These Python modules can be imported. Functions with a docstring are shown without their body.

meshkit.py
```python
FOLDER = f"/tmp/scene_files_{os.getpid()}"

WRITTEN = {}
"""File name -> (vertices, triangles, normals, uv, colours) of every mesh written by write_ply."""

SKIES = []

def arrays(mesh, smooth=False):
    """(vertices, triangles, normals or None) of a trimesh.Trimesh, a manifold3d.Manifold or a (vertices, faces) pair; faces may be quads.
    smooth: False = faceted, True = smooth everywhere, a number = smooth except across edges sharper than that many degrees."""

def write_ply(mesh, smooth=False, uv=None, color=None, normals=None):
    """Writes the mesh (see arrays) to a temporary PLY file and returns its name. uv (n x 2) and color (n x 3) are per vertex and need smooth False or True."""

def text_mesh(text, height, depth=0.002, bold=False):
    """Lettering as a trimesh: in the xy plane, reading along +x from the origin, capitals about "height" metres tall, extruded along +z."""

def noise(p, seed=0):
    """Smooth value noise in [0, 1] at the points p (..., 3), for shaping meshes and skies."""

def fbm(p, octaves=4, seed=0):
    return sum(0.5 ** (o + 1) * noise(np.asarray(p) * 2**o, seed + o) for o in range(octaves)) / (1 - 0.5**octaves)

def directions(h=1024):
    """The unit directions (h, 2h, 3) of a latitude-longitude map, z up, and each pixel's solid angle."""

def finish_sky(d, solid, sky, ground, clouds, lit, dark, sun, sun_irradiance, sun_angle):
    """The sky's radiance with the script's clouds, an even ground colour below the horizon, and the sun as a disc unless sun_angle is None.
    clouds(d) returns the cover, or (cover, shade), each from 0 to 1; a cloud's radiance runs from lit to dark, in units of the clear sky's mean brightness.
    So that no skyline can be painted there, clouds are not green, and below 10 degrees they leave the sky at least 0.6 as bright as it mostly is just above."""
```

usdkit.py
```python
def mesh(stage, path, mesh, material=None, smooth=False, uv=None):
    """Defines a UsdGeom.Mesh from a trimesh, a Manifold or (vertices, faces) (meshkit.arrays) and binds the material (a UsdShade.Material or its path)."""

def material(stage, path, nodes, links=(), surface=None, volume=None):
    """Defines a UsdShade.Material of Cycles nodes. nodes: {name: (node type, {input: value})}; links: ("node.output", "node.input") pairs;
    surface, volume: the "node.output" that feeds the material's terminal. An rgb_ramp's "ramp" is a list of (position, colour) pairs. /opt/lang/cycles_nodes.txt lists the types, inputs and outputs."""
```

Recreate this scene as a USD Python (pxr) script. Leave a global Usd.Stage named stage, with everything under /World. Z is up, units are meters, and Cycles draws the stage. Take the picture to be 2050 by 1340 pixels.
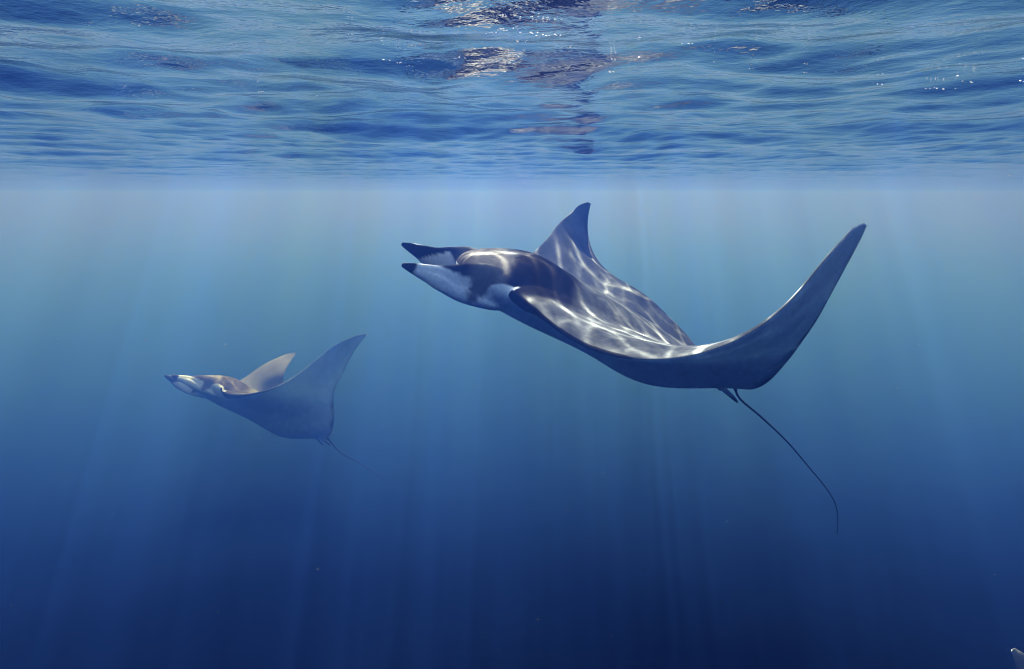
import math
import numpy as np
import trimesh
import manifold3d as m3
import meshkit
import usdkit
from scipy.interpolate import PchipInterpolator as Pchip
from pxr import Gf, Sdf, Usd, UsdGeom, UsdLux, UsdShade, Vt

# ------------------------------------------------------------------ camera, sky, sun
stage = Usd.Stage.CreateInMemory()
world = UsdGeom.Xform.Define(stage, '/World')
stage.SetDefaultPrim(world.GetPrim())
UsdGeom.SetStageUpAxis(stage, 'Z')
UsdGeom.SetStageMetersPerUnit(stage, 1.0)
LOOKS = '/World/Looks/'

CAM_DEPTH = 0.22                                    # the lens is just under the surface (z = 0)
FOCAL_PX, W_PX, HORIZON = 1200.0, 2050.0, 385.0     # of the 2050 x 1340 picture
PITCH = math.atan((670 - HORIZON) / FOCAL_PX)
EXPOSURE = 1.68
SUN_AZ, SUN_EL = math.radians(2.0), math.radians(54.0)    # azimuth from +y towards +x
SUN_DIR = np.array([math.sin(SUN_AZ) * math.cos(SUN_EL), math.cos(SUN_AZ) * math.cos(SUN_EL), math.sin(SUN_EL)])

cam = UsdGeom.Camera.Define(stage, '/World/camera')
cam.CreateHorizontalApertureAttr(36.0)
cam.CreateFocalLengthAttr(36.0 * FOCAL_PX / W_PX)
cam.CreateClippingRangeAttr(Gf.Vec2f(0.02, 5000))
cam.CreateExposureAttr(EXPOSURE)
cam.AddTranslateOp().Set(Gf.Vec3d(0, 0, -CAM_DEPTH))
cam.AddRotateXOp().Set(90 - math.degrees(PITCH))

sky = UsdLux.DomeLight.Define(stage, '/World/sky')
sky_mat = usdkit.material(stage, LOOKS + 'sky', {
    't': ('sky_texture', {'sky_type': 'single_scattering', 'sun_disc': False, 'sun_elevation': SUN_EL, 'sun_rotation': SUN_AZ, 'altitude': 0.0}),
    'b': ('background_shader', {'strength': 0.13})}, [('t.color', 'b.color')], surface='b.background')
UsdShade.MaterialBindingAPI.Apply(sky.GetPrim()).Bind(sky_mat)
sky.GetPrim().SetCustomDataByKey('kind', 'structure')

sun = UsdLux.DistantLight.Define(stage, '/World/sun')
sun.CreateNormalizeAttr(True)
sun.CreateIntensityAttr(1.0)
sun.CreateAngleAttr(0.5)
sun.CreateColorAttr(Gf.Vec3f(1.0, 0.985, 0.955))
zaxis = SUN_DIR
xaxis = np.cross([0, 1.0, 0], zaxis); xaxis /= np.linalg.norm(xaxis)
yaxis = np.cross(zaxis, xaxis)
M = np.eye(4); M[0, :3], M[1, :3], M[2, :3] = xaxis, yaxis, zaxis
sun.AddTransformOp().Set(Gf.Matrix4d(*M.ravel()))


# ------------------------------------------------------------------ helpers
def tag(prim, label=None, cat=None, group=None, kind=None):
    prim = prim.GetPrim() if hasattr(prim, 'GetPrim') else prim
    for k, v in (('label', label), ('category', cat), ('group', group), ('kind', kind)):
        if v:
            prim.SetCustomDataByKey(k, v)


def primvar(mesh, name, values, kind):
    UsdGeom.PrimvarsAPI(mesh).CreatePrimvar(name, kind, 'vertex').Set(values)


def smoothstep(a, b, x):
    t = np.clip((np.asarray(x, float) - a) / (b - a), 0, 1)
    return t * t * (3 - 2 * t)


CP, SP = math.cos(PITCH), math.sin(PITCH)


def at(px, py, y):
    """The point of the place that stands at distance y in front of the lens in the picture's direction (px, py)."""
    a, b = (px - 1025) / FOCAL_PX, (670 - py) / FOCAL_PX
    d = np.array([a, CP + b * SP, -SP + b * CP])
    return d * (y / d[1]) + [0, 0, -CAM_DEPTH]


# ------------------------------------------------------------------ water surface
rng = np.random.default_rng(7)
WAVES = []
for lam, slope, n, spread in ((3.2, 0.028, 6, 0.7), (1.2, 0.052, 8, 0.9), (0.5, 0.050, 10, 1.2), (0.24, 0.046, 14, 1.6), (0.135, 0.036, 18, 2.0), (0.085, 0.018, 20, 2.0)):
    for _ in range(n):
        l = lam * math.exp(rng.uniform(-.33, .33))
        ang = math.radians(-78) + spread * rng.normal() * 0.6
        k = 2 * math.pi / l
        WAVES.append((k * math.cos(ang), k * math.sin(ang), slope * math.sqrt(2.0 / n) / k, rng.uniform(0, 2 * math.pi)))


def wave(x, y, spacing):
    """Height and slopes; waves too short for the grid's spacing are left out."""
    h, hx, hy = np.zeros_like(x), np.zeros_like(x), np.zeros_like(x)
    calm = 0.08 + 0.92 / (1 + (np.hypot(x - 0.4, y - 2.0) / 4.8) ** 2)       # the breeze ruffles the water most around the ray
    for kx, ky, a, ph in WAVES:
        keep = smoothstep(3.0, 6.0, 2 * math.pi / math.hypot(kx, ky) / spacing) * calm
        p = kx * x + ky * y + ph
        s, c = np.sin(p), np.cos(p)
        # sharper crests than a sine: a little of the second harmonic
        h += keep * a * (s - 0.12 * np.cos(2 * p)); d = keep * a * (c + 0.24 * np.sin(2 * p))
        hx += kx * d; hy += ky * d
    return h, hx, hy


def graded(parts):
    out = [parts[0][0]]
    for a, b, s0, s1 in parts:
        x, s = a, s0
        n = max(2, int(round((b - a) / ((s0 + s1) / 2))))
        w = np.linspace(s0, s1, n); w = np.cumsum(w) / w.sum()
        out += list(a + (b - a) * w)
    return np.array(out)


XS = np.concatenate([-graded([(4.6, 10, .02, .1), (10, 40, .1, 1.5), (40, 1600, 1.5, 90)])[::-1][:-1], graded([(-4.6, -1.3, .018, .018), (-1.3, 2.0, .0100, .0100), (2.0, 3.2, .0125, .018), (3.2, 10, .018, .1), (10, 40, .1, 1.5), (40, 1600, 1.5, 90)])])
YS = np.concatenate([-graded([(0.0, 3, .05, .2), (3, 60, .2, 6), (60, 1600, 6, 90)])[::-1][:-1], graded([(0.0, .5, .05, .014), (.5, 1.8, .014, .0125), (1.8, 4.9, .0100, .0100), (4.9, 10.5, .014, .024), (10.5, 30, .024, .2), (30, 100, .2, 3), (100, 1600, 3, 90)])])
X, Y = np.meshgrid(XS, YS)
SPX = np.broadcast_to(np.gradient(XS)[None, :], X.shape); SPY = np.broadcast_to(np.gradient(YS)[:, None], X.shape)
SPACING = np.maximum(SPX, SPY)
H, HX, HY = wave(X, Y, SPACING)

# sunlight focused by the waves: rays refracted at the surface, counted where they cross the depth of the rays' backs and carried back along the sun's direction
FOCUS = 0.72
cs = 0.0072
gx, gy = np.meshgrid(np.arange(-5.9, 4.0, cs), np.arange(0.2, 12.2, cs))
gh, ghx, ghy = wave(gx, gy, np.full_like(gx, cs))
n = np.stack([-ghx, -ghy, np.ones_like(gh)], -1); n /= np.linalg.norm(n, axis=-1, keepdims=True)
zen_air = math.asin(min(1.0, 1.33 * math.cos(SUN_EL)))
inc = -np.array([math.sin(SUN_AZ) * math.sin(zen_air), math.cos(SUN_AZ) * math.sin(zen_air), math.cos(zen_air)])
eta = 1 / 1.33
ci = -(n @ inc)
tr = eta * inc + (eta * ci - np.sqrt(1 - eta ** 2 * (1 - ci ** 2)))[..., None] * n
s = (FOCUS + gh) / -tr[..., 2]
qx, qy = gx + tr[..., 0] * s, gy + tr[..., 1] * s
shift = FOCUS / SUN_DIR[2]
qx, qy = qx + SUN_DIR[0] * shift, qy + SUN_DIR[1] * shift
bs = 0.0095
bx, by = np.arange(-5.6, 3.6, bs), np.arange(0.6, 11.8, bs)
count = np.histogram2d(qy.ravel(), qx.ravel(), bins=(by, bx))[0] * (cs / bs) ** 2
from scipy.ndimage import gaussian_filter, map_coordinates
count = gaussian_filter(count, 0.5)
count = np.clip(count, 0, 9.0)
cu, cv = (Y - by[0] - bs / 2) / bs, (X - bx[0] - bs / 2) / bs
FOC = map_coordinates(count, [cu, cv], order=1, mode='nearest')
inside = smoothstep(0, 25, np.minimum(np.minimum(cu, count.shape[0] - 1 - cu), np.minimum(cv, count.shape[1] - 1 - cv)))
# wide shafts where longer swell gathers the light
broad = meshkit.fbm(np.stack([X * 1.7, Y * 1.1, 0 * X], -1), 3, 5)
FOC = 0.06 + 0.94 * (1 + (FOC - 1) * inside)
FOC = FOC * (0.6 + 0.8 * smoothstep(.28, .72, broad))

nx, ny = len(XS), len(YS)
idx = np.arange(nx * ny).reshape(ny, nx)
quads = np.stack([idx[:-1, :-1], idx[:-1, 1:], idx[1:, 1:], idx[1:, :-1]], -1).reshape(-1, 4)
NRM = np.stack([-HX, -HY, np.ones_like(H)], -1); NRM /= np.linalg.norm(NRM, axis=-1, keepdims=True)

water_mat = usdkit.material(stage, LOOKS + 'sea_surface', {
    'f': ('fresnel', {'IOR': 1.333}),
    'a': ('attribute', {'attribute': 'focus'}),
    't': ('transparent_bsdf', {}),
    'g': ('glossy_bsdf', {'color': (0.86, 0.86, 0.84), 'roughness': 0.03}),
    'w': ('geometry', {}), 'n': ('noise_texture', {'scale': 26.0, 'detail': 3.0, 'roughness': 0.6}), 'u': ('bump', {'strength': 0.5, 'distance': 0.004}),
    'm': ('mix_closure', {})},
    [('w.position', 'n.vector'), ('n.fac', 'u.height'), ('u.normal', 'g.normal'), ('a.color', 't.color'), ('f.fac', 'm.fac'), ('t.BSDF', 'm.closure1'), ('g.BSDF', 'm.closure2')], surface='m.closure')
wm = UsdGeom.Mesh.Define(stage, '/World/sea_surface')
wm.CreatePointsAttr(Vt.Vec3fArray.FromNumpy(np.stack([X, Y, H], -1).reshape(-1, 3).astype(np.float32)))
wm.CreateFaceVertexCountsAttr(Vt.IntArray.FromNumpy(np.full(len(quads), 4, np.int32)))
wm.CreateFaceVertexIndicesAttr(Vt.IntArray.FromNumpy(quads.astype(np.int32).ravel()))
wm.CreateSubdivisionSchemeAttr('none')
wm.CreateNormalsAttr(Vt.Vec3fArray.FromNumpy(NRM.reshape(-1, 3).astype(np.float32)))
wm.SetNormalsInterpolation('vertex')
sunny = np.stack([FOC] * 3, -1).reshape(-1, 3).astype(np.float32)
primvar(wm, 'focus', Vt.Vec3fArray.FromNumpy(sunny), Sdf.ValueTypeNames.Color3fArray)
UsdShade.MaterialBindingAPI.Apply(wm.GetPrim()).Bind(water_mat)
tag(wm, 'rippled blue sea surface seen from below, mirroring the ray', 'water', kind='structure')

# ------------------------------------------------------------------ deep seabed and the water's own haze
BOTTOM = -13.0
bed_mat = usdkit.material(stage, LOOKS + 'seabed', {
    'n': ('noise_texture', {'scale': 0.4, 'detail': 6}), 'r': ('rgb_ramp', {'ramp': [(0.3, (.0001, .00015, .0003)), (0.7, (.00015, .0002, .0004))]}),
    'd': ('diffuse_bsdf', {}), 'tc': ('geometry', {})},
    [('tc.position', 'n.vector'), ('n.fac', 'r.fac'), ('r.color', 'd.color')], surface='d.BSDF')
ba = np.concatenate([-graded([(0, 40, 1.0, 1.5), (40, 1605, 2, 120)])[::-1][:-1], graded([(0, 40, 1.0, 1.5), (40, 1605, 2, 120)])])
bx_, by_ = np.meshgrid(ba, ba)
yb_ = np.logaddexp(0, by_ / 0.8) * 0.8
drop = 1.2 + 11.0 * (1 - np.exp(-yb_ / 19.0))                    # a dark reef shoulder under the lens that falls away into the deep
bz = -drop + 0.15 * (meshkit.fbm(np.stack([bx_ * .12, by_ * .12, 0 * bx_], -1), 4, 3) - .5)
nb = len(ba)
bi = np.arange(nb * nb).reshape(nb, nb)
bq = np.stack([bi[:-1, :-1], bi[:-1, 1:], bi[1:, 1:], bi[1:, :-1]], -1).reshape(-1, 4)
bed = usdkit.mesh(stage, '/World/seabed', (np.stack([bx_, by_, bz], -1).reshape(-1, 3), bq), bed_mat, smooth=True)
tag(bed, 'dark sea floor lost in the deep blue below', 'seabed', kind='structure')

haze_mat = usdkit.material(stage, LOOKS + 'haze', {
    'v': ('principled_volume', {'color': (0.0180, 0.070, 0.408), 'density': 0.098, 'anisotropy': 0.34, 'absorption_color': (0.825, 0.627, 0.0)})}, volume='v.volume')
hz = trimesh.creation.box(bounds=[[-1610, -1610, BOTTOM - 1.2], [1610, 1610, 0.45]])
hm = usdkit.mesh(stage, '/World/haze', hz, haze_mat)
tag(hm, 'blue haze of the open sea water', 'haze', kind='stuff')

# ------------------------------------------------------------------ rays
KN = np.array([0.2, 0.5, 0.8, 1.1, 1.5])
LEY = np.array([.30, .5, .8, 1.1, 1.35, 1.5]); LEX = np.array([.47, .43, .27, .03, -.2, -.44])
TEY = np.array([0.06, .3, .6, .9, 1.2, 1.5]); TEX = np.array([-.86, -.80, -.67, -.56, -.50, -.46])
X0 = -.1
GY = np.linspace(0, 1.5, 151)


def wing_frame(p):
    """Bend, twist, sweep and camber along the span, from the body outwards."""
    f = lambda v: np.where(GY < .2, 0, Pchip(KN, np.concatenate([[0], v]))(np.maximum(GY, .2)))
    sm = lambda a: gaussian_filter(a, 10, mode='nearest')
    ph, ta, ps, ka = (sm(q) for q in (f(p[0:4]), f(p[4:8]), f(p[8:12]), f(p[12:16])))
    d = np.stack([-np.sin(ps), np.cos(ps) * np.cos(ph), np.cos(ps) * np.sin(ph)], 1)
    c = np.zeros((151, 3)); c[1:] = np.cumsum(.5 * (d[1:] + d[:-1]) * .01, 0)
    return ph, ta, ka, c


def bend_wing(fr, x, y, z):
    ph, ta, ka, c = fr
    i = lambda a: np.interp(y, GY, a)
    phi, tau, k = i(ph), i(ta), i(ka)
    cc = np.stack([i(c[:, j]) for j in range(3)], -1)
    n0 = np.stack([0 * phi, -np.sin(phi), np.cos(phi)], -1)
    e = np.cos(tau)[:, None] * np.array([1., 0, 0]) + np.sin(tau)[:, None] * n0
    nn = -np.sin(tau)[:, None] * np.array([1., 0, 0]) + np.cos(tau)[:, None] * n0
    dx = (x - X0)[:, None]
    return cc + np.array([X0, 0, 0]) + dx * e + (k[:, None] * dx ** 2 + z[:, None]) * nn


def pose_matrix(yaw, pit, rol):
    f = np.array([-np.cos(yaw) * np.cos(pit), -np.sin(yaw) * np.cos(pit), np.sin(pit)])
    l = np.array([np.sin(yaw), -np.cos(yaw), 0.])
    u = np.cross(f, l)
    return np.stack([f, np.cos(rol) * l + np.sin(rol) * u, -np.sin(rol) * l + np.cos(rol) * u], 1)


def lobed(rings):
    """Closed tube of elliptical rings: (centre, half width y, half height z)."""
    n_ = 28
    a = np.arange(n_) * 2 * np.pi / n_
    v = [np.array(c) + np.stack([0 * a, w * np.cos(a), h * np.sin(a)], 1) for c, w, h in rings]
    f = []
    for i in range(len(rings) - 1):
        for j in range(n_):
            p, q = i * n_ + j, i * n_ + (j + 1) % n_
            f += [[p, q, q + n_], [p, q + n_, p + n_]]
    v = np.vstack(v + [[rings[0][0]], [rings[-1][0]]])
    a0, a1 = len(v) - 2, len(v) - 1
    L = (len(rings) - 1) * n_
    for j in range(n_):
        f += [[a0, (j + 1) % n_, j], [a1, L + j, L + (j + 1) % n_]]
    m = trimesh.Trimesh(v, f, process=False)
    m.fix_normals()
    return m


def resample(rings, k):
    c = np.array([r[0] for r in rings]); w = [r[1] for r in rings]; h = [r[2] for r in rings]
    t = np.linspace(0, 1, len(rings)); u = np.linspace(0, 1, k)
    cs_ = [Pchip(t, c[:, j])(u) for j in range(3)]
    return [(np.array([cs_[0][i], cs_[1][i], cs_[2][i]]), float(Pchip(t, w)(u[i])), float(Pchip(t, h)(u[i]))) for i in range(k)]


def manifold(m):
    return m3.Manifold(m3.Mesh(np.asarray(m.vertices, np.float32), np.asarray(m.faces, np.uint32)))


def ray_rest(dl, dt):
    """The ray at rest, wings flat: x forward, y to its left, z up; one closed surface."""
    le = Pchip(LEY, LEX + dl); te = Pchip(TEY, TEX + dt)
    le30 = float(le(.30))
    hy = np.array([0, .08, .15, .20, .235, .258, .272, .285, .30]); hx = np.array([.745, .742, .725, .69, .645, .60, .57, .55, le30 + .004])
    head = Pchip(hy, hx)
    blunt = lambda y: .040 * np.exp(-((y - 1.465) / .045) ** 2)      # rounded wing tips
    xl = lambda y: np.where(y < .30, head(np.minimum(y, .3)), le(np.maximum(y, .3)) + blunt(y))
    tail0 = Pchip([0, .02, .06], [-.90, -.895, float(te(.06))])
    xt = lambda y: np.where(y < .06, tail0(np.minimum(y, .06)), te(np.maximum(y, .06)))
    top = Pchip([0, .06, .12, .2, .26, .3, .4, .6, .9, 1.2, 1.4, 1.5], [.160, .158, .153, .134, .108, .090, .068, .046, .027, .016, .009, .003])
    bot = Pchip([0, .06, .12, .2, .26, .3, .4, .6, .9, 1.2, 1.4, 1.5], [.130, .128, .122, .104, .080, .066, .05, .034, .02, .012, .008, .003])
    ys = np.unique(np.concatenate([np.linspace(0, .23, 22), np.linspace(.23, .32, 28), np.linspace(.32, 1.46, 100), 1.5 - .04 * np.linspace(1, 0, 14) ** 2]))
    yy = np.concatenate([-ys[:0:-1], ys])
    c = 0.5 - 0.5 * np.cos(np.linspace(0, np.pi, 111))           # 0 trailing edge .. 1 leading edge
    xi = 1 - c
    foil = 5 * (.2969 * np.sqrt(xi) - .126 * xi - .3516 * xi ** 2 + .2843 * xi ** 3 - .1036 * xi ** 4) * 2
    # at the body the greatest thickness is further forward and it stays full to the tail
    ay = np.abs(yy)
    A, B = xt(ay)[:, None], xl(ay)[:, None]
    xx = A + (B - A) * c[None, :]
    zt = top(ay)[:, None] * foil[None, :]
    zb = -bot(ay)[:, None] * foil[None, :]
    belly = np.exp(-((xx + .46) / .36) ** 2) * smoothstep(.62, .05, ay)[:, None]
    zb = zb * (1 + 1.25 * belly)
    nape = np.exp(-((xx - .44) / .17) ** 2) * smoothstep(.32, .16, ay)[:, None]
    zt = zt * (1 + .22 * nape)
    mid = np.zeros_like(xx)
    ny_, nc = len(yy), len(c)
    vt = np.stack([xx, np.repeat(yy[:, None], nc, 1), zt + mid], -1)
    vb = np.stack([xx, np.repeat(yy[:, None], nc, 1), zb + mid], -1)[:, 1:-1]
    it = np.arange(ny_ * nc).reshape(ny_, nc)
    ib = np.full((ny_, nc), -1); ib[:, 1:-1] = np.arange(ny_ * (nc - 2)).reshape(ny_, nc - 2) + ny_ * nc
    ib[:, 0], ib[:, -1] = it[:, 0], it[:, -1]
    f = []
    for I, flip in ((it, 0), (ib, 1)):
        a, b, c_, d = I[:-1, :-1], I[:-1, 1:], I[1:, 1:], I[1:, :-1]
        q = np.concatenate([np.stack([a, b, c_], -1).reshape(-1, 3), np.stack([a, c_, d], -1).reshape(-1, 3)])
        f.append(q[:, ::-1] if flip else q)
    for row in (0, -1):                                          # the tips' last chord
        a, b, p, q = it[row, :-1], it[row, 1:], ib[row, :-1], ib[row, 1:]
        w = np.concatenate([np.stack([a, p, q], -1), np.stack([a, q, b], -1)])
        w = w[(w[:, 0] != w[:, 1]) & (w[:, 1] != w[:, 2]) & (w[:, 0] != w[:, 2])]
        f.append(w if row == 0 else w[:, ::-1])
    m = trimesh.Trimesh(np.vstack([vt.reshape(-1, 3), vb.reshape(-1, 3)]), np.vstack(f), process=False)
    m.update_faces(m.nondegenerate_faces(height=1e-12))
    m.merge_vertices(); m.fix_normals()
    body = manifold(m)
    for sd in (-1, 1):                                           # horn-like fins beside the mouth: an upper and a lower fold rolled together
        up = lobed(resample([((.46, sd * .15, .0), .04, .075), ((.57, sd * .195, -.008), .042, .098), ((.68, sd * .218, -.024), .034, .097), ((.765, sd * .226, -.042), .027, .078), ((.84, sd * .222, -.053 - sd * .004), .020, .050), ((.91, sd * .212, -.056 - sd * .009), .014, .033), ((.965, sd * .203, -.058 - sd * .013), .009, .018), ((.995, sd * .198, -.060 - sd * .015), .004, .007)], 40))
        low = lobed(resample([((.50, sd * .17, -.070), .03, .02), ((.60, sd * .212, -.082), .034, .028), ((.72, sd * .236, -.080), .027, .040), ((.82, sd * .234, -.074), .020, .038), ((.90, sd * .220, -.066 - sd * .006), .012, .024), ((.955, sd * .207, -.062 - sd * .012), .007, .012)], 30))
        body = body + manifold(up) + manifold(low)
        pel = lobed(resample([((-.74, sd * .055, -.030), .030, .014), ((-.81, sd * .070, -.048), .036, .013), ((-.865, sd * .080, -.066), .026, .009), ((-.89, sd * .084, -.076), .012, .005)], 14))
        body = body + manifold(pel)
    dors = lobed(resample([((-.66, 0, .05), .010, .004), ((-.72, 0, .065), .012, .03), ((-.80, 0, .072), .010, .045), ((-.86, 0, .085), .006, .03), ((-.885, 0, .098), .003, .008)], 16))
    body = body + manifold(dors)
    mm = body.to_mesh()
    t = trimesh.Trimesh(mm.vert_properties[:, :3], mm.tri_verts, process=True)
    # soften the seams around the head only
    v = t.vertices.copy()
    w = smoothstep(.40, .50, v[:, 0]) * (np.abs(v[:, 1]) < .28)
    L = trimesh.smoothing.laplacian_calculation(t)
    for lam in (.5, -.52) * 6:
        v = v + lam * w[:, None] * (L.dot(v) - v)
    t.vertices = v
    return t


def skin_colour(v, small):
    """Pigment from the place on the body: charcoal back, black collar, white belly and cheeks."""
    x, y, z = v.T
    ay = np.abs(y)
    nz = meshkit.fbm(np.stack([x * 9, y * 9, z * 9], -1), 4, 11) - .5
    nf = meshkit.fbm(np.stack([x * 30, y * 30, z * 30], -1), 3, 12) - .5
    dark, black, white = np.array([.090, .102, .112]), np.array([.007, .007, .009]), np.array([.78, .88, .93])
    grey = np.array([.13, .132, .132])
    le = np.interp(ay, LEY, LEX + .05)
    col = np.where((nz * .10 + dark[0])[:, None] > 0, dark * (1 + 1.1 * nz[:, None] + .5 * nf[:, None]), dark)
    # the collar: a black crescent across the neck, wider towards the shoulders
    cx = .36 + .10 * smoothstep(.0, .3, ay)
    wid = .165 + .04 * smoothstep(.05, .25, ay)
    col_w = smoothstep(1.25, .75, np.abs(x - cx + .05 * nz) / wid) * smoothstep(.46, .34, ay + .05 * nz)
    col = col * (1 - col_w[:, None]) + black * col_w[:, None]
    headw = smoothstep(.555, .60, x + .06 * nz)
    col = col * (1 - headw[:, None]) + grey * (1 + .8 * nz[:, None]) * headw[:, None]
    # belly
    thin = smoothstep(1.0, .3, ay)
    edge = (-.004 + .012 * nz) * thin - .0012 * (1 - thin)
    soft = .0004 + .0046 * thin
    wrap = .060 * smoothstep(1.2, .5, ay) + .004                  # the dark of the back wraps under the front edge
    front = smoothstep(wrap + .014, wrap - .004, le - x + .02 * nz) * (ay > .285) * smoothstep(1.2, .95, ay)
    rear = 0
    belly = smoothstep(edge + soft, edge - soft, z) * (1 - front)
    # head side: white down from the eye line, with a black patch round the eye
    hs = smoothstep(.47, .50, x) * (ay < .31)
    line = .030 - .042 * smoothstep(.57, .66, x) + .012 * nz
    cheek = smoothstep(line + .004, line - .004, z)
    eye = smoothstep(1.12, .92, np.sqrt(((x - .672 + .22 * (z + .04)) / (.036 + .10 * np.maximum(z + .05, 0))) ** 2 + ((z + .03) / .070) ** 2) + .3 * nz)
    cheek = cheek * (1 - eye * (ay > .15))
    belly = belly * (1 - hs) + cheek * hs
    inner = (x > .69) & (ay < .218 - .10 * smoothstep(.80, 1.0, x) * .2)
    inwhite = smoothstep(.004, -.004, z - (.015 - .75 * np.abs(x - .77)) + .012 * nz)
    belly = np.where(inner, inwhite, belly)
    tip = smoothstep(.935, .947, x + .03 * nz)
    belly = belly * (1 - tip)
    finw = smoothstep(.70, .76, x)
    col = col * (1 - finw[:, None]) + black * 1.8 * finw[:, None]
    col = col * (1 - belly[:, None]) + white * (1 + .06 * nz[:, None]) * belly[:, None]
    col = np.where((front > .5)[:, None] & (z < .01)[:, None], black * 1.3, col)
    tail = smoothstep(-.80, -.86, x) * (ay < .12)
    col = col * (1 - .8 * tail[:, None]) + black * .8 * tail[:, None]
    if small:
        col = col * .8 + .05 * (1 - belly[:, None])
    col[(ay > 1.485) & (belly < .9)] = dark
    return np.clip(col, .004, .93)


skin_mat = usdkit.material(stage, LOOKS + 'ray_skin', {
    'a': ('attribute', {'attribute': 'skin'}),
    'tc': ('texture_coordinate', {}),
    'n': ('noise_texture', {'scale': 70, 'detail': 5, 'roughness': .68}),
    'r': ('map_range', {'from_min': .3, 'from_max': .7, 'to_min': .84, 'to_max': 1.14}),
    'x': ('mix_color', {'blend_type': 'multiply', 'fac': 1.0}),
    'b': ('bump', {'strength': .3, 'distance': .004}),
    'p': ('principled_bsdf', {'roughness': .55, 'ior': 1.05, 'specular_ior_level': .4}),
    'th': ('attribute', {'attribute': 'thin'}), 'tl': ('translucent_bsdf', {'color': (.42, .66, .95)}), 'm': ('mix_closure', {})},
    [('tc.object', 'n.vector'), ('n.fac', 'r.value'), ('a.color', 'x.a'), ('r.result', 'x.b'), ('x.result', 'p.base_color'), ('n.fac', 'b.height'), ('b.normal', 'p.normal'), ('th.fac', 'm.fac'), ('p.BSDF', 'm.closure1'), ('tl.BSDF', 'm.closure2')], surface='m.closure')
eye_mat = usdkit.material(stage, LOOKS + 'ray_eye', {
    'n': ('noise_texture', {'scale': 40}), 'r': ('rgb_ramp', {'ramp': [(.3, (.006, .006, .008)), (.7, (.02, .02, .022))]}),
    'p': ('principled_bsdf', {'roughness': .15})}, [('n.fac', 'r.fac'), ('r.color', 'p.base_color')], surface='p.BSDF')


def posed(v, fl, fr, R):
    """Rest points to the posed body's frame."""
    x, y, z = v.T
    b = np.empty_like(v)
    for s_, f in ((1, fl), (-1, fr)):
        k = y * s_ >= 0
        q = bend_wing(f, x[k], np.abs(y[k]), z[k]); q[:, 1] *= s_
        b[k] = q
    w = smoothstep(.44, .60, x) * (np.abs(y) < .29)
    return b * (1 - w[:, None]) + v * w[:, None]


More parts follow.
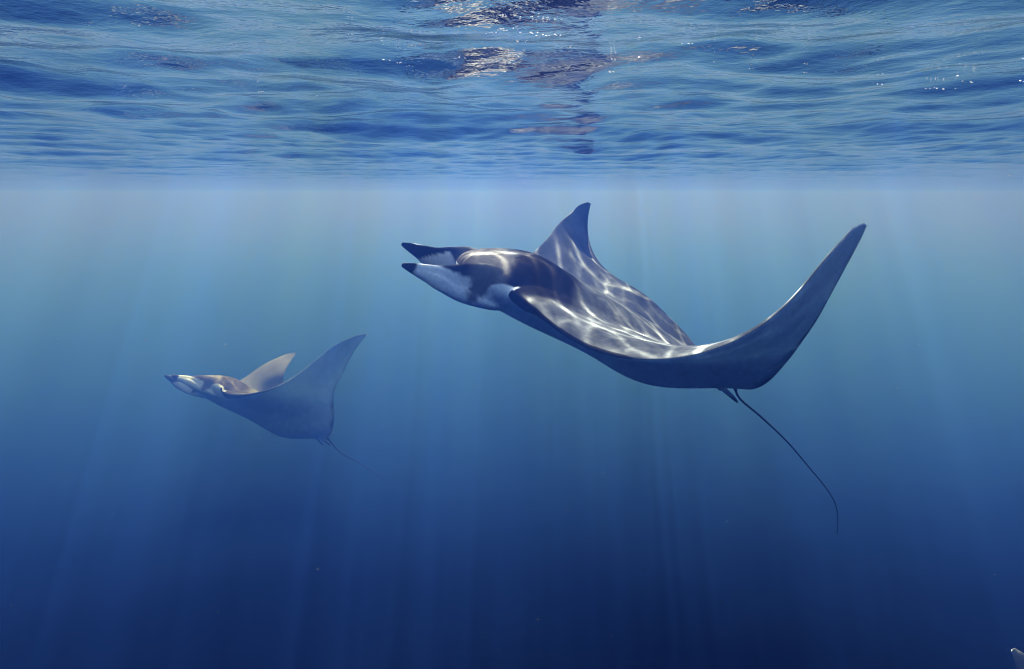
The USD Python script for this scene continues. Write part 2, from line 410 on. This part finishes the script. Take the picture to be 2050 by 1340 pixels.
def make_ray(name, par, tail_px, tail_y, tail_r, label, small, size=1.0):
    par = np.array(par)
    pose, wl, wr, dl, dt = par[:6], par[6:22], par[22:38], par[38:44], par[44:50]
    R = pose_matrix(*pose[3:]); T = pose[:3] + [0, 0, -CAM_DEPTH]
    rest = ray_rest(dl, dt)
    rv = np.array(rest.vertices)
    fl, fr = wing_frame(wl), wing_frame(wr)
    bv = posed(rv, fl, fr, R)
    # thin fins let a little light through, the thick body none
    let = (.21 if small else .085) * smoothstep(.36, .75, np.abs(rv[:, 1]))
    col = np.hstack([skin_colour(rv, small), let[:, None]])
    # the tail: one thin whip joined to the body
    root = np.array([[-.80, 0, .01], [-.86, 0, .005]])
    path = [R @ q for q in root] + [at(px, py, y) - T for (px, py), y in zip(tail_px, tail_y)]
    path = np.array(path)
    t = np.concatenate([[0], np.cumsum(np.linalg.norm(np.diff(path, axis=0), axis=1))])
    u = np.linspace(0, t[-1], 70)
    path = np.stack([Pchip(t, path[:, j])(u) for j in range(3)], 1)
    rad = np.interp(u / t[-1], [0, .06, .12, .5, 1], [.024, .015, tail_r, tail_r * .75, tail_r * .45])
    tg = np.gradient(path, axis=0); tg /= np.linalg.norm(tg, axis=1, keepdims=True)
    a = np.cross(tg, [0, 0, 1.0]); a /= np.linalg.norm(a, axis=1, keepdims=True); b = np.cross(tg, a)
    ang = np.arange(10) * 2 * np.pi / 10
    tv = path[:, None] + rad[:, None, None] * (np.cos(ang)[None, :, None] * a[:, None] + np.sin(ang)[None, :, None] * b[:, None])
    tv = np.vstack([tv.reshape(-1, 3), path[:1], path[-1:]])
    tf = []
    for i in range(69):
        for j in range(10):
            p, q = i * 10 + j, i * 10 + (j + 1) % 10
            tf += [[p, q, q + 10], [p, q + 10, p + 10]]
    for j in range(10):
        tf += [[700, (j + 1) % 10, j], [701, 690 + j, 690 + (j + 1) % 10]]
    tail = trimesh.Trimesh(tv @ R, tf, process=False); tail.fix_normals()
    bm = trimesh.Trimesh(bv, rest.faces, process=False)
    mk = lambda m_, c_: m3.Manifold(m3.Mesh(np.hstack([np.asarray(m_.vertices), c_]).astype(np.float32), np.asarray(m_.faces, np.uint32)))
    whole = None
    try:
        whole = mk(bm, col) + mk(tail, np.tile([[.02, .02, .024, 0.]], (len(tail.vertices), 1)))
        o = whole.to_mesh(); V, Fc = o.vert_properties, o.tri_verts
        if len(Fc) < len(rest.faces):
            raise ValueError
    except Exception:
        V = np.vstack([np.hstack([bv, col]), np.hstack([np.array(tail.vertices), np.tile([[.02, .02, .024, 0.]], (len(tail.vertices), 1))])])
        Fc = np.vstack([rest.faces, np.array(tail.faces) + len(bv)])
    # where the wings' parts share positions, weld for smooth shading
    P3, inv = np.unique(np.round(V[:, :3], 6), axis=0, return_inverse=True)
    C3 = np.zeros((len(P3), 4)); C3[inv.ravel()] = V[:, 3:7]
    Fc = inv.ravel()[Fc]
    Fc = Fc[(Fc[:, 0] != Fc[:, 1]) & (Fc[:, 1] != Fc[:, 2]) & (Fc[:, 0] != Fc[:, 2])]
    eye0 = np.array([0, 0, -CAM_DEPTH])
    thing = UsdGeom.Xform.Define(stage, '/World/' + name)
    Mx = np.eye(4); Mx[:3, :3] = size * R.T; Mx[3, :3] = eye0 + size * (T - eye0)
    thing.AddTransformOp().Set(Gf.Matrix4d(*Mx.ravel()))
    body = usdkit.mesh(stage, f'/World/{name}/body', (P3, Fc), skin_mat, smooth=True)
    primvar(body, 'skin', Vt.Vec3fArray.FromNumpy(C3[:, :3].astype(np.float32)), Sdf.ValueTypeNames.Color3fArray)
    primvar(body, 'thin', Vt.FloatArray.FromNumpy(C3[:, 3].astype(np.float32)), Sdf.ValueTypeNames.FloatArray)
    for i, sd in enumerate((1, -1)):
        e = trimesh.creation.icosphere(3, .014)
        e.apply_scale([1.2, .6, 1.0])
        e.apply_translation([.668, sd * .222, -.020])
        usdkit.mesh(stage, f'/World/{name}/' + ('eye' if i == 0 else 'eye_001'), e, eye_mat, smooth=True)
    tag(thing, label, 'ray')
    return thing


BIG = [0.4128, 2.8884, -0.6303, 0.237, 0.4345, -0.0742, 0.3028, 0.6902, 1.0645, 1.453, -0.1472, -0.4883, -0.6821, -0.5604, 0.0958, 0.3176, -0.239, -0.3926, 0.1566, 0.0043, 0.0048, -0.0494, 0.0467, 0.4845, 0.7426, 1.7427, -0.2209, -0.3377, 0.0446, 0.6506, -0.0025, -0.0926, -0.5123, 0.1322, -0.0078, -0.0264, -0.0369, -0.017, 0.0772, 0.0396, -0.0084, -0.0318, -0.0069, 0.001, -0.0067, -0.0006, 0.0037, 0.0102, 0.0116, 0.0011]
SMALL = [-2.8087, 6.3181, -2.3614, 0.5334, 0.6225, 0.3643, 0.6845, 1.0454, 1.1232, 0.5986, -0.3376, -0.6528, -0.6012, -0.5256, 0.1402, 0.0877, -0.1895, 0.036, 0.0329, -0.0231, -0.0423, -0.0468, 0.3377, 0.8476, 1.3109, 1.2131, 0.0231, -0.3916, -0.9906, -0.7581, -0.2445, -0.0689, 0.0898, 0.0898, 0.0131, 0.0237, 0.0107, -0.0143, 0.044, 0.0021, -0.0132, -0.0147, -0.006, -0.0298, 0.0186, 0.0469, 0.0507, 0.0391, 0.0151, -0.0151]
yb = 2.906 + .9 * math.sin(.2181)
make_ray('devil_ray', BIG, [(1480, 797), (1522, 833.6), (1578, 887), (1621, 937.6), (1654, 978), (1672, 1008.6), (1677, 1034), (1675.5, 1069.5)],
         yb + np.array([.10, .16, .24, .31, .36, .39, .41, .43]), .0062,
         'large black and white ray with sunlight rippling on its back, highest in the picture', False)
ys_ = 6.282 + .9 * math.sin(.588) * math.cos(.6283)
make_ray('devil_ray_001', SMALL, [(668, 892), (680, 905), (722, 929), (772, 963)], ys_ + np.array([.06, .10, .22, .38]), .009,
         'paler hazy ray farther back on the left with both wings raised', True, 1.35)
THIRD = [0, 0, 0, -2.35, 0.05, 0.95] + [.05, .10, .15, .2, 0, 0, 0, 0, 0, 0, 0, 0, 0, 0, 0, 0] * 2 + [0] * 12
_R = pose_matrix(*THIRD[3:6])
_tip = bend_wing(wing_frame(np.array(THIRD[6:22])), np.array([-.45]), np.array([1.49]), np.array([0.]))[0]
THIRD[:3] = list(at(2026, 1306, 4.9) - _R @ _tip + [0, 0, CAM_DEPTH])
make_ray('devil_ray_002', THIRD, [(2560, 1400), (2580, 1440), (2600, 1500), (2600, 1560)], [3.3, 3.2, 3.1, 3.0], .0085,
         'ray mostly outside the picture, only its wing tip showing in the lower right corner', False, 0.52)

# ------------------------------------------------------------------ bubbles under the surface
brng = np.random.default_rng(5)
bub = []
for px, py, n_, size in [(838, 88, 4, 1.3), (770, 118, 3, .8), (800, 124, 5, .6), (820, 131, 4, .6), (915, 113, 4, .8), (517, 182, 3, 1.0), (1230, 142, 4, 1.1), (1275, 113, 2, .9), (1377, 85, 4, .8), (1432, 122, 2, .7), (1500, 128, 2, .8), (1507, 135, 2, .8), (1618, 143, 2, .8), (1762, 167, 3, .9), (1851, 176, 2, .8), (1876, 174, 3, .8), (1900, 176, 3, .9), (1919, 149, 2, .8), (1931, 161, 3, 1.0), (1946, 163, 2, .7), (2043, 160, 2, .9), (1003, 57, 5, 1.4), (1014, 54, 4, 1.2), (1050, 62, 5, 1.2), (1057, 80, 4, 1.2), (1088, 68, 5, 1.1), (1113, 66, 4, .9), (1138, 90, 3, .9), (980, 62, 3, .8), (705, 65, 3, .7), (640, 190, 2, .6), (1970, 105, 2, .5)]:
    el = math.atan2(HORIZON - py, FOCAL_PX)
    y = CAM_DEPTH / math.tan(el)
    for _ in range(3):
        p = at(px, py, y)
        h = float(wave(np.array([p[0]]), np.array([p[1]]), np.array([.0125]))[0][0])
        y += (h - .006 - p[2]) / math.tan(el) * .7
    for k in range(n_):
        e = trimesh.creation.icosphere(2, y * .0011 * size * brng.uniform(.5, 1.2))
        e.apply_scale([1.3, 1.0, .6])
        e.apply_translation(p + [brng.normal(0, .006 * y * size), brng.normal(0, .004), -.002])
        bub.append(e)
bubble_mat = usdkit.material(stage, LOOKS + 'bubble', {
    'n': ('noise_texture', {'scale': 200}), 'r': ('rgb_ramp', {'ramp': [(.3, (.85, .86, .86)), (.7, (.95, .95, .95))]}),
    't': ('translucent_bsdf', {}), 'd': ('diffuse_bsdf', {}), 'm': ('mix_closure', {'fac': .3})},
    [('n.fac', 'r.fac'), ('r.color', 't.color'), ('r.color', 'd.color'), ('t.BSDF', 'm.closure1'), ('d.BSDF', 'm.closure2')], surface='m.closure')
bb = usdkit.mesh(stage, '/World/bubbles', trimesh.util.concatenate(bub), bubble_mat, smooth=True)
tag(bb, 'bright white air bubbles caught under the sea surface', 'bubbles', kind='stuff')

# ------------------------------------------------------------------ drifting specks
prng = np.random.default_rng(21)
spots = [(155, 420, 2.2, 1.0), (480, 386, 2.6, 1.0), (290, 680, 2.4, .8), (451, 690, 2.5, .7), (155, 830, 2.4, .6), (636, 1140, 2.2, .7), (1225, 1272, 2.1, .8), (1138, 395, 2.4, .8), (1840, 690, 2.5, .6), (436, 1224, 2.0, .5), (1456, 1044, 2.2, .6), (2020, 352, 2.4, .9), (1050, 366, 2.6, .6)]
spots += [(prng.uniform(0, 2050), prng.uniform(400, 1330), prng.uniform(1.6, 5.0), prng.uniform(.2, .5)) for _ in range(120)]
bits = []
for px, py, y, size in spots:
    size *= .8
    e = trimesh.creation.icosphere(1, .0030 * size)
    e.vertices = e.vertices * prng.uniform(.5, 1.5, 3) + prng.normal(0, .0004, e.vertices.shape)
    e.apply_transform(trimesh.transformations.random_rotation_matrix(prng.random(3)))
    e.apply_translation(at(px, py, y))
    bits.append(e)
speck_mat = usdkit.material(stage, LOOKS + 'plankton', {
    'n': ('noise_texture', {'scale': 300}), 'r': ('rgb_ramp', {'ramp': [(.3, (.5, .52, .5)), (.7, (.75, .75, .72))]}),
    'p': ('principled_bsdf', {'roughness': .6})}, [('n.fac', 'r.fac'), ('r.color', 'p.base_color')], surface='p.BSDF')
sp = usdkit.mesh(stage, '/World/plankton', trimesh.util.concatenate(bits), speck_mat, smooth=True)
tag(sp, 'tiny pale specks drifting in the open water', 'plankton', kind='stuff')
